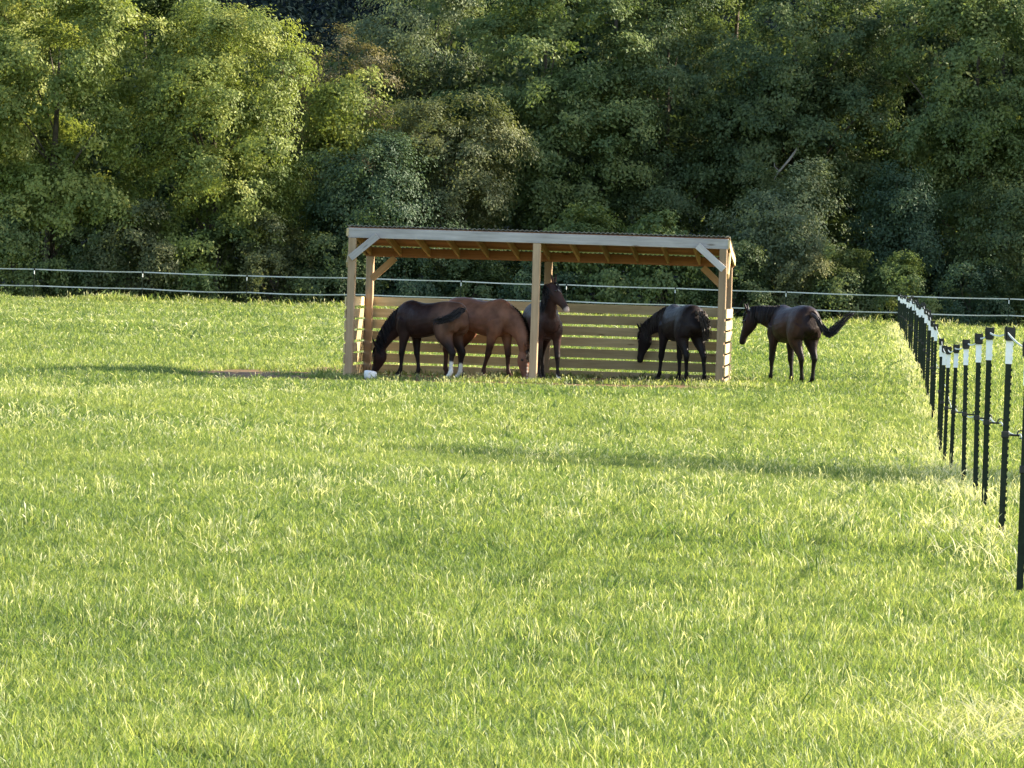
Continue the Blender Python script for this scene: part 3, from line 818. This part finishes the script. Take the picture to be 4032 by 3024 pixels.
DG = bpy.context.evaluated_depsgraph_get
def horse(label, x, y, rz, neck, head_yaw, head_pitch, coat, low, hair, feet, tail, socks=(), face=None, muzzle=None, scale=1.0, stray=0.15, mane_side=1, belly=1.0, z=None, seed=1, rump=None):
    """neck: list of (x,y,z) from shoulder to poll in the horse's own frame (x forward, y left, z up)"""
    rd = random.Random(seed)
    h = empty('horse', (x, y, tz(x, y) if z is None else z), rz)
    h.scale = (scale,) * 3
    tag(h, label, 'horse', 'horses at the shelter')
    bm = bmesh.new()
    Y = (0, 1, 0)
    b = belly
    torso = [(-.84, 1.17, .09, .12), (-.79, 1.16, .19, .22), (-.66, 1.175, .265, .285), (-.50, 1.19, .275, .285), (-.32, 1.18, .272, .29), (-.10, 1.13, .29 * b, .305), (.14, 1.095, .30 * b, .33), (.34, 1.10, .265, .35), (.50, 1.13, .22, .34), (.64, 1.11, .195, .26), (.74, 1.08, .15, .18), (.79, 1.07, .07, .09)]
    loft(bm, [(tx, 0, tzz, *Y, w_, d_) for tx, tzz, w_, d_ in torso], 20, 0.10)
    # neck
    yaw, pt = head_yaw, head_pitch
    Dv = Vector((math.cos(pt) * math.cos(yaw), math.cos(pt) * math.sin(yaw), -math.sin(pt)))
    Sv = Vector((-math.sin(yaw), math.cos(yaw), 0)); Nv = Dv.cross(Sv)
    nk = [Vector(p) for p in neck]
    poll = nk[-1]
    m = len(nk); rows = []
    dep = [.31, .235, .18, .145, .118]; wid = [.155, .125, .10, .085, .072]
    for i, p in enumerate(nk):
        t = i / (m - 1); q = t * 4; a = int(min(3, q)); f = q - a
        s = Vector(Y).lerp(Sv, t ** 1.2).normalized()
        rows.append((*p, *s, wid[a] * (1 - f) + wid[a + 1] * f, dep[a] * (1 - f) + dep[a + 1] * f))
    loft(bm, rows, 16, -0.12)
    # head
    hr = []
    O = poll + Nv * 0.035
    for t, c, w_, d_ in [(-.05, -.03, .055, .06), (.03, -.045, .082, .105), (.10, -.065, .098, .135), (.18, -.075, .10, .145), (.27, -.07, .082, .122), (.36, -.055, .064, .094), (.45, -.047, .056, .074), (.52, -.05, .060, .070), (.575, -.056, .054, .060), (.61, -.062, .030, .035)]:
        p = O + Dv * t + Nv * c
        hr.append((*p, *Sv, w_, d_))
    loft(bm, hr, 14, 0.0)
    for s in (-1, 1):
        e0 = O + Sv * (.045 * s) + Nv * .05 - Dv * .02
        ed = (-Dv * .75 + Nv * .45 + Sv * (.35 * s)).normalized()
        loft(bm, [(*(e0 + ed * t), *Sv, r_, r_ * .7) for t, r_ in ((-.03, .03), (.04, .036), (.09, .033), (.14, .02), (.185, .006))], 8)
    # legs: feet = fl, fr, hl, hr offsets
    Lf = [(.46, .13, 1.06, .13, .17), (.50, .155, .93, .105, .15), (.475, .165, .80, .075, .105), (.485, .165, .64, .058, .072), (.495, .165, .50, .050, .055), (.50, .165, .45, .052, .056), (.495, .165, .39, .038, .042), (.49, .165, .27, .029, .034), (.492, .165, .17, .030, .036), (.498, .165, .135, .038, .043), (.525, .165, .085, .033, .036), (.545, .165, .05, .046, .050), (.555, .165, .0, .054, .062)]
    Lh = [(-.55, .12, 1.15, .15, .26), (-.50, .15, .98, .14, .25), (-.49, .165, .84, .115, .18), (-.56, .165, .70, .075, .11), (-.64, .165, .58, .055, .072), (-.685, .165, .50, .050, .070), (-.675, .165, .43, .040, .050), (-.665, .165, .30, .031, .038), (-.662, .165, .18, .032, .040), (-.655, .165, .140, .040, .046), (-.625, .165, .088, .034, .037), (-.605, .165, .05, .047, .051), (-.595, .165, .0, .055, .063)]
    foot_pos = []
    for L, s, (ox, oy, oz) in ((Lf, 1, feet[0]), (Lf, -1, feet[1]), (Lh, 1, feet[2]), (Lh, -1, feet[3])):
        rws = []
        for px, py, pz, a_, b_ in L:
            wgt = max(0, min(1, (0.95 - pz) / 0.93))
            bend = math.sin(math.pi * wgt) * oz
            rws.append((px + ox * wgt + (bend if L is Lf else -bend * 0.3), s * py + oy * wgt, pz + (oz * 0.3 * wgt), *Y, a_ * 1.17, b_ * 1.17))
        loft(bm, rws, 12)
        foot_pos.append(Vector(rws[-1][:3]))
    # root of the tail
    bmesh.ops.recalc_face_normals(bm, faces=bm.faces)
    me = bm_mesh('body_raw', bm)
    tmp = bpy.data.objects.new('body_raw', me); COL.objects.link(tmp)
    mo = tmp.modifiers.new('r', 'REMESH'); mo.mode = 'VOXEL'; mo.voxel_size = 0.0165; mo.use_smooth_shade = True
    ms = tmp.modifiers.new('s', 'SMOOTH'); ms.factor = 0.5; ms.iterations = 5
    dg = DG(); dg.update()
    bmz = bpy.data.meshes.new_from_object(tmp.evaluated_get(dg)); bmz.name = 'body'
    bpy.data.objects.remove(tmp); bpy.data.meshes.remove(me)
    bmz.polygons.foreach_set('use_smooth', np.ones(len(bmz.polygons), dtype=bool))
    n = len(bmz.vertices); co = np.empty(n * 3); bmz.vertices.foreach_get('co', co); co = co.reshape(-1, 3)
    # coat colours
    C = np.tile(np.array(coat, float), (n, 1))
    nn = noise2(co[:, 0] + co[:, 1] * 2, co[:, 2], .22, seed)
    lo = np.array(low, float)
    if rump is not None:
        k = np.clip((-co[:, 0] - .15) / .4, 0, 1)[:, None] * np.clip((co[:, 2] - .6) / .3, 0, 1)[:, None]
        C = C * (1 - k) + np.array(rump) * k
    k = np.clip((.72 + (nn - .5) * .12 - co[:, 2]) / .2, 0, 1)
    near_leg = np.zeros(n)
    for i, fp in enumerate(foot_pos): near_leg = np.maximum(near_leg, (np.hypot(co[:, 0] - fp.x, co[:, 1] - fp.y) < .42).astype(float))
    hd = np.linalg.norm(co - np.array(O + Dv * .3), axis=1)
    k = k * near_leg * (hd > .42)
    C = C * (1 - k[:, None]) + lo * k[:, None]
    def spot(pt, r, col, soft=.03):
        nonlocal C
        d = np.linalg.norm(co - np.array(pt), axis=1) + (nn - .5) * .03
        kk = np.clip((r - d) / soft, 0, 1)[:, None]; C = C * (1 - kk) + np.array(col) * kk
    spot(O + Dv * .58 - Nv * .05, .13, np.array(low) * .9 + .003, .08)
    for i, hgt in socks:
        fp = foot_pos[i]
        d = np.hypot(co[:, 0] - fp.x, co[:, 1] - fp.y)
        kk = np.clip((hgt + (nn - .5) * .08 - co[:, 2]) / .03, 0, 1) * (d < .2)
        C = C * (1 - kk[:, None]) + np.array((.66, .62, .56)) * kk[:, None]
    hoof = (co[:, 2] < .055) & (hd > .35)
    C[hoof] = C[hoof] * .5 + np.array((.05, .045, .04)) * .5
    if face == 'star':
        spot(O + Dv * .17 + Nv * .06, .048, (.6, .55, .52))
    if face == 'blaze':
        for t in np.linspace(.18, .5, 6): spot(O + Dv * t + Nv * .03, .036, (.55, .5, .46), .02)
    if muzzle:
        spot(O + Dv * .585 - Nv * .045, .088, muzzle, .025)
    a = bmz.attributes.new('coat', 'FLOAT_COLOR', 'POINT')
    a.data.foreach_set('color', np.concatenate([np.clip(C, 0, 1), np.ones((n, 1))], 1).astype(np.float32).ravel())
    link('body', bmz, M['coat'], h)
    # eyes
    for s in (-1, 1):
        bm = bmesh.new(); bmesh.ops.create_uvsphere(bm, u_segments=10, v_segments=8, radius=.023)
        e = link('eye', bm_mesh('eye', bm, True), M['eye'], h)
        e.location = O + Dv * .165 + Nv * .012 + Sv * (s * .088)
    # mane
    st = []
    R_ = cr_interp([tuple(r) for r in rows], 8)
    for i in range(int(len(R_) * .12), len(R_)):
        r_ = R_[i]; c = Vector(r_[:3]); t = Vector(R_[min(i + 1, len(R_) - 1)][:3] - R_[max(i - 1, 0)][:3]).normalized()
        s = Vector(r_[3:6]); s = (s - t * s.dot(t)).normalized(); u = t.cross(s)
        for k in range(7):
            root = c + u * r_[7] * .93 + s * rd.uniform(-.02, .02)
            ln = rd.uniform(.12, .26); ms_ = mane_side if rd.random() >= stray else -mane_side
            w_ = r_[6]
            st.append([root, root + s * ms_ * (.35 * w_ + .02) + u * .012, root + s * ms_ * (w_ * .95 + .012) - u * ln * .45 - Vector((0, 0, .04)), root + s * ms_ * (w_ * 1.08 + .015) - u * ln * .85 - Vector((0, 0, .10 + rd.uniform(0, .05)))])
    for k in range(18):
        root = O + Nv * .06 + Sv * rd.uniform(-.03, .03) - Dv * .02
        st.append([root, root + Dv * .07 + Nv * .03, root + Dv * .15 + Nv * .015 + Sv * rd.uniform(-.03, .03), root + Dv * rd.uniform(.18, .26) + Sv * rd.uniform(-.05, .05)])
    bm = bmesh.new(); ribbons(bm, st, .028, rd)
    link('mane', bm_mesh('mane', bm, True), M[hair], h)
    # tail: points relative to the dock, in the horse's frame
    dock = Vector((-.80, 0, 1.31))
    tp = cr_interp([tuple(dock + Vector(p)) for p in tail], 4); st = []
    for k in range(150):
        t0 = rd.uniform(0, .45) if k > 30 else 0
        a = rd.uniform(0, 6.28); sp = math.sqrt(rd.random())
        off = Vector((math.cos(a), math.sin(a), math.sin(a * 1.7) * .7)) * sp
        i0 = int(t0 * (len(tp) - 1)); ps = []
        for i in range(i0, len(tp)):
            f = i / (len(tp) - 1)
            wdt = .028 + .085 * math.sin(min(1, f * 1.15) * math.pi * .6)
            ps.append(Vector(tp[i]) + off * wdt * (.5 + .5 * rd.random()) + Vector((rd.uniform(-1, 1), rd.uniform(-1, 1), rd.uniform(-1, 1))) * .012 * f)
        if len(ps) > 2:
            cut = rd.randint(max(3, int(len(ps) * .7)), len(ps)); st.append(ps[:cut])
    bm = bmesh.new()
    ribbons(bm, st, .026, rd)
    rr = [max(.012, .045 * (1 - i / (len(tp) * .8))) for i in range(len(tp))]
    tube(bm, tp, rr, 8)
    link('tail', bm_mesh('tail', bm, True), M[hair], h)
    return h

def world_tail(pts, rz):
    """offsets given along world right / away / up, turned into the horse's frame"""
    c, s = math.cos(-rz), math.sin(-rz)
    return [(c * p[0] - s * p[1], s * p[0] + c * p[1], p[2]) for p in pts]

graze = [(.48, 0, 1.13), (.74, 0, 1.00), (.93, 0, .80), (1.06, 0, .62), (1.14, 0, .47)]
rz = R(143)
horse('dark bay horse with two white hind feet grazing nose-down at the left of the shelter', -1.60, 70.6, rz,
      [(.48, 0, 1.13), (.74, .02, 1.02), (.93, .05, .84), (1.05, .08, .67), (1.12, .10, .53)], R(8), R(76), (.030, .0155, .0135), (.014, .010, .010), 'hair_black',
      [(.05, .02, 0), (-.12, -.02, 0), (-.06, .06, 0), (.10, -.10, 0)], world_tail([(0, 0, 0), (-.02, -.16, .02), (-.2, -.30, -.12), (-.40, -.34, -.20), (-.56, -.34, -.24)], rz),
      socks=((2, .34), (3, .31)), seed=2, mane_side=1, scale=1.0, belly=1.06, rump=(.125, .064, .043))
rz = R(-42)
horse('chestnut-brown horse grazing with its head down beside the middle post', -.62, 71.2, rz,
      [(.48, 0, 1.13), (.76, 0, 1.05), (.97, 0, .86), (1.06, -.02, .68), (1.10, -.03, .52)], R(-14), R(80), (.225, .105, .066), (.045, .022, .016), 'hair_brown',
      [(.06, 0, 0), (-.30, 0, 0), (.0, 0, 0), (-.08, 0, 0)], world_tail([(0, 0, 0), (-.1, .02, -.1), (-.13, .02, -.4), (-.12, 0, -.75)], rz),
      seed=3, mane_side=1, stray=0.0, scale=1.04, face='blaze', belly=1.1, muzzle=None)
rz = R(-78)
horse('brown horse standing head-up behind the middle post with a star and a pale muzzle', .55, 70.55, rz,
      [(.46, 0, 1.16), (.66, -.02, 1.36), (.79, -.04, 1.55), (.84, -.05, 1.69), (.87, -.05, 1.80)], R(52), R(52), (.040, .021, .019), (.016, .012, .011), 'hair_black',
      [(.10, .03, 0), (-.02, .02, 0), (0, 0, 0), (-.1, 0, 0)], world_tail([(0, 0, 0), (-.05, .1, -.1), (-.06, .12, -.45), (-.05, .1, -.8)], rz),
      socks=((0, .12),), face='star', muzzle=(.52, .40, .36), seed=4, mane_side=-1)
rz = R(108)
horse('black-brown horse in the right bay with its rump to the viewer and head lowered', 3.20, 70.75, rz,
      [(.48, 0, 1.15), (.71, .07, 1.14), (.89, .17, 1.07), (.99, .28, .99), (1.04, .36, .91)], R(48), R(80), (.019, .0145, .0155), (.011, .0105, .011), 'hair_grizzled',
      [(.10, .04, 0), (-.02, .0, 0), (.08, -.09, 0), (-.10, -.06, 0)], world_tail([(0, 0, 0), (.06, -.07, .02), (.13, -.10, -.10), (.18, -.09, -.30), (.21, -.08, -.52)], rz),
      seed=5, mane_side=1)
rz = R(110)
horse('dark bay horse standing outside the right end of the shelter, tail flung out', 5.42, 72.0, rz,
      [(.46, 0, 1.17), (.70, .10, 1.21), (.88, .22, 1.26), (.97, .32, 1.28), (1.02, .40, 1.28)], R(50), R(72), (.020, .0130, .0140), (.010, .0095, .010), 'hair_black',
      [(.02, .02, 0), (-.08, -.04, 0), (.05, -.12, 0), (.08, .0, 0)], world_tail([(0, 0, 0), (.09, -.10, -.06), (.20, -.13, -.24), (.32, -.13, -.35), (.43, -.11, -.28), (.57, -.09, -.13), (.77, -.07, .05)], rz),
      seed=6, mane_side=1, belly=1.12, scale=1.05)

# ------------------------------------------------------------------ grass
def tuft_mesh(name, seed, nb, rad, h, w, spread, shade=(0, 1), head=False):
    rd = random.Random(seed)
    V, Fn, L, T = [], [], [], []
    for _ in range(nb):
        a = rd.uniform(0, 6.28); r = rad * math.sqrt(rd.random())
        x, y = r * math.cos(a), r * math.sin(a)
        hh = h * rd.uniform(.45, 1.15); ww = w * rd.uniform(.6, 1.4)
        ba = rd.uniform(0, 6.28); bend = hh * spread * rd.uniform(.15, 1.2)
        bx_, by_ = math.cos(ba), math.sin(ba)
        fa = rd.uniform(0, 6.28); fx, fy = math.cos(fa) * ww / 2, math.sin(fa) * ww / 2
        sh = shade[0] + (shade[1] - shade[0]) * rd.random() ** 1.5
        i0 = len(V)
        prof = ((0, 0, 1.0), (.42, .15, .95), (.78, .52, .7)) if not head else ((0, 0, .5), (.45, .12, .45), (.78, .38, .45))
        for (tz_, tb, tw) in prof:
            cx, cy, cz = x + bx_ * bend * tb, y + by_ * bend * tb, hh * tz_
            V += [(cx - fx * tw, cy - fy * tw, cz), (cx + fx * tw, cy + fy * tw, cz)]
        if head:
            cx, cy, cz = x + bx_ * bend * .62, y + by_ * bend * .62, hh * .9
            V += [(cx - fx * 1.9, cy - fy * 1.9, cz), (cx + fx * 1.9, cy + fy * 1.9, cz)]
        V.append((x + bx_ * bend, y + by_ * bend, hh * (.98 if not head else 1.04)))
        k = len(V) - i0
        nq = (k - 1) // 2 - 1
        for q in range(nq):
            b = i0 + q * 2
            Fn.append(4); L += [b, b + 1, b + 3, b + 2]; T.append(sh)
        b = i0 + nq * 2
        Fn.append(3); L += [b, b + 1, b + 2]; T.append(sh)
    me = np_mesh(name, np.array(V), np.array(Fn), np.array(L))
    face_attr(me, 'shade', T)
    return me

pc = bpy.data.collections.new('grass_kinds')
def proto(nm, me, mat):
    me.materials.append(mat)
    o = bpy.data.objects.new(nm, me); pc.objects.link(o)
for i in range(6): proto('k%02d' % i, tuft_mesh('tuft', 100 + i, 40, .10, .066, .0044, .9, (0, 1)), M['blade'])
for i in range(2): proto('k%02d' % (6 + i), tuft_mesh('tuft', 120 + i, 40, .22, .11, .011, .9, (0, 1)), M['blade'])
for i in range(2): proto('k%02d' % (8 + i), tuft_mesh('tuft', 130 + i, 4, .08, .15, .0046, .40, (.1, 1), True), M['straw'])
proto('k10', tuft_mesh('tuft', 140, 22, .13, .11, .006, 1.5, (.2, 1)), M['straw'])
proto('k11', tuft_mesh('tuft', 141, 8, .06, .15, .010, .8, (0, .35)), M['blade'])

def grass_group():
    ng = bpy.data.node_groups.new('scatter_grass', 'GeometryNodeTree')
    ng.interface.new_socket('Geometry', in_out='INPUT', socket_type='NodeSocketGeometry')
    ng.interface.new_socket('Geometry', in_out='OUTPUT', socket_type='NodeSocketGeometry')
    n, l = ng.nodes, ng.links
    gi = n.new('NodeGroupInput'); go = n.new('NodeGroupOutput')
    ci = n.new('GeometryNodeCollectionInfo'); ci.inputs['Collection'].default_value = pc
    ci.inputs['Separate Children'].default_value = True; ci.inputs['Reset Children'].default_value = True
    ip = n.new('GeometryNodeInstanceOnPoints'); ip.inputs['Pick Instance'].default_value = True
    def attr(nm, ty):
        a = n.new('GeometryNodeInputNamedAttribute'); a.data_type = ty; a.inputs['Name'].default_value = nm
        return [o for o in a.outputs if o.enabled and o.name == 'Attribute'][0]
    l.new(gi.outputs[0], ip.inputs['Points']); l.new(ci.outputs[0], ip.inputs['Instance'])
    l.new(attr('which', 'INT'), ip.inputs['Instance Index'])
    l.new(attr('turn', 'FLOAT_VECTOR'), ip.inputs['Rotation'])
    l.new(attr('size', 'FLOAT_VECTOR'), ip.inputs['Scale'])
    l.new(ip.outputs[0], go.inputs[0])
    return ng
NG = grass_group()

def scatter(name, x, y, which, size, tint, rs):
    n = len(x)
    me = bpy.data.meshes.new(name)
    me.vertices.add(n)
    co = np.stack([x, y, terr(x, y) - .008], 1).astype(np.float32)
    me.vertices.foreach_set('co', co.ravel())
    a = me.attributes.new('which', 'INT', 'POINT'); a.data.foreach_set('value', which.astype(np.int32))
    tu = np.stack([rs.normal(0, .10, n), rs.normal(0, .10, n), rs.uniform(0, 6.28, n)], 1).astype(np.float32)
    a = me.attributes.new('turn', 'FLOAT_VECTOR', 'POINT'); a.data.foreach_set('vector', tu.ravel())
    a = me.attributes.new('size', 'FLOAT_VECTOR', 'POINT'); a.data.foreach_set('vector', size.astype(np.float32).ravel())
    a = me.attributes.new('tint', 'FLOAT', 'POINT'); a.data.foreach_set('value', np.clip(tint, 0, 1).astype(np.float32))
    o = link(name, me)
    md = o.modifiers.new('scatter', 'NODES'); md.node_group = NG
    tag(o, kind='stuff')
    return o

def lushness(x, y):
    """height factor and tint of the turf, in patches"""
    a = noise2(x, y, 1.6, 1); b = noise2(x, y, .55, 2); c = noise2(x, y, 5.0, 4); d = noise2(x, y, 0.22, 6)
    hgt = .70 + .40 * a * b * 2 + .25 * (c - .5)
    e = noise2(x, y * .45, 2.6, 12)
    tint = .25 + .44 * (c - .5) + .42 * (b - .5) + .24 * (d - .5) - .34 * np.clip(a - .60, 0, 1) * 2 - .46 * np.clip(e - .60, 0, 1) * 2
    fx = np.asarray(x) - fence_x(y)
    tint = tint + .17 * np.exp(-((fx + .5) / 1.3) ** 2) + .14 * (fx > 0) + .07 * np.clip((y - 100) / 60, 0, 1)
    # dry patch in the near right corner
    tint = tint + .14 * np.exp(-((x - 2.0) / .28) ** 2 - ((y - 15.2) / .8) ** 2)
    u, v = to_sh(x, y)
    hgt = hgt * (1 - .68 * np.exp(-((v + 1.6) / 2.2) ** 2) * np.clip(6.5 - np.abs(u + .5), 0, 1))
    return hgt, tint

def zone(y0, y1, dens, rs, pad=1.5):
    area = 0
    half1 = .142 * y1 + pad
    n = int(dens * (half1 * 2) * (y1 - y0))
    x = rs.uniform(-half1, half1, n); y = rs.uniform(y0, y1, n)
    k = np.abs(x) < .142 * y + pad
    return x[k], y[k]

rs = np.random.RandomState(77)
XX, YY, WW, SS, TT = [], [], [], [], []
for (y0, y1, dens, kinds, s0, wid) in [(12.3, 24, 135, (0, 6), 1.0, 1.0), (24, 40, 95, (0, 6), 1.1, 1.3), (40, 62, 42, (0, 6), 1.25, 2.0), (62, 85, 26, (6, 8), 1.1, 1.2), (85, 120, 13, (6, 8), 1.25, 1.7), (120, 172, 7, (6, 8), 1.5, 2.3)]:
    x, y = zone(y0, y1, dens, rs)
    hgt, tint = lushness(x, y)
    dd = dirt(x, y); keep = dd < rs.uniform(.25, .95, len(x))
    hgt = hgt * (1 - .35 * dd); tint = tint + .30 * dd
    x, y, hgt, tint = x[keep], y[keep], hgt[keep], tint[keep]
    n = len(x)
    which = rs.randint(kinds[0], kinds[1], n)
    s = s0 * rs.uniform(.75, 1.25, n)
    XX.append(x); YY.append(y); WW.append(which); TT.append(tint + rs.normal(0, .09, n))
    SS.append(np.stack([s * wid ** .5, s * wid ** .5, s * hgt], 1))
scatter('grass', np.concatenate(XX), np.concatenate(YY), np.concatenate(WW), np.concatenate(SS), np.concatenate(TT), rs)

# pale seed stems, straw and broad dark blades among it
XX, YY, WW, SS, TT = [], [], [], [], []
for (y0, y1, dens, s0, wd) in [(12.3, 24, 23, .9, .95), (24, 40, 17, 1.0, 1.3), (40, 62, 9, 1.1, 1.8), (62, 85, 4.5, 1.1, 2.4), (85, 172, 1.8, 1.4, 4)]:
    x, y = zone(y0, y1, dens, rs)
    k = noise2(x, y, 1.1, 9) + .5 * noise2(x, y, 4, 10) > rs.uniform(.35, 1.1, len(x))
    k &= dirt(x, y) < .8
    x, y = x[k], y[k]; n = len(x)
    which = np.where(rs.rand(n) < .82, rs.randint(8, 10, n), np.where(rs.rand(n) < .75, 11, 10))
    s = s0 * rs.uniform(.6, 1.15, n)
    XX.append(x); YY.append(y); WW.append(which); TT.append(rs.uniform(0, 1, n) * np.where(which == 11, .3, .75))
    SS.append(np.stack([s * wd, s * wd, s], 1))
# dry straw in the near right corner, tall rank grass along both fences and round the shelter posts
x = rs.normal(2.02, .22, 60); y = rs.normal(15.2, .7, 60); n = len(x)
XX.append(x); YY.append(y); WW.append(np.full(n, 10)); TT.append(rs.uniform(.0, .4, n)); s = rs.uniform(.6, 1.1, n); SS.append(np.stack([s, s, s], 1))
n = 5200
x = rs.uniform(-26, 26, n); y = 163.6 + rs.normal(0, 1.1, n); XX.append(x); YY.append(y); WW.append(rs.choice([6, 7, 8, 9], n, p=[.38, .37, .12, .13])); TT.append(rs.uniform(.2, .75, n))
s = rs.uniform(.9, 1.7, n) * (1 + .9 * (noise2(x, y, 1.3, 14) > .68)); SS.append(np.stack([s * 1.5, s * 1.5, s * 1.15], 1))
n = 1500
y = rs.uniform(22, 160, n); x = fence_x(y) + rs.normal(0, .22, n); XX.append(x); YY.append(y); WW.append(rs.choice([0, 1, 8, 9, 10], n)); TT.append(rs.uniform(.3, .8, n))
s = rs.uniform(.8, 1.4, n) * (1 + y / 160); SS.append(np.stack([s, s, s * .9], 1))
n = 280
uu = rs.uniform(-4.2, 4.4, n); vv = rs.normal(-.42, .2, n)
c, s_ = math.cos(SH_RZ), math.sin(SH_RZ)
x = SH_X + c * uu - s_ * vv; y = SH_Y + s_ * uu + c * vv
XX.append(x); YY.append(y); WW.append(rs.choice([8, 9, 6, 7], n, p=[.22, .22, .28, .28])); TT.append(rs.uniform(.25, .8, n)); s = rs.uniform(.5, 1.15, n); SS.append(np.stack([s * 1.3, s * 1.3, s], 1))
scatter('seed_grass', np.concatenate(XX), np.concatenate(YY), np.concatenate(WW), np.concatenate(SS), np.concatenate(TT), rs)
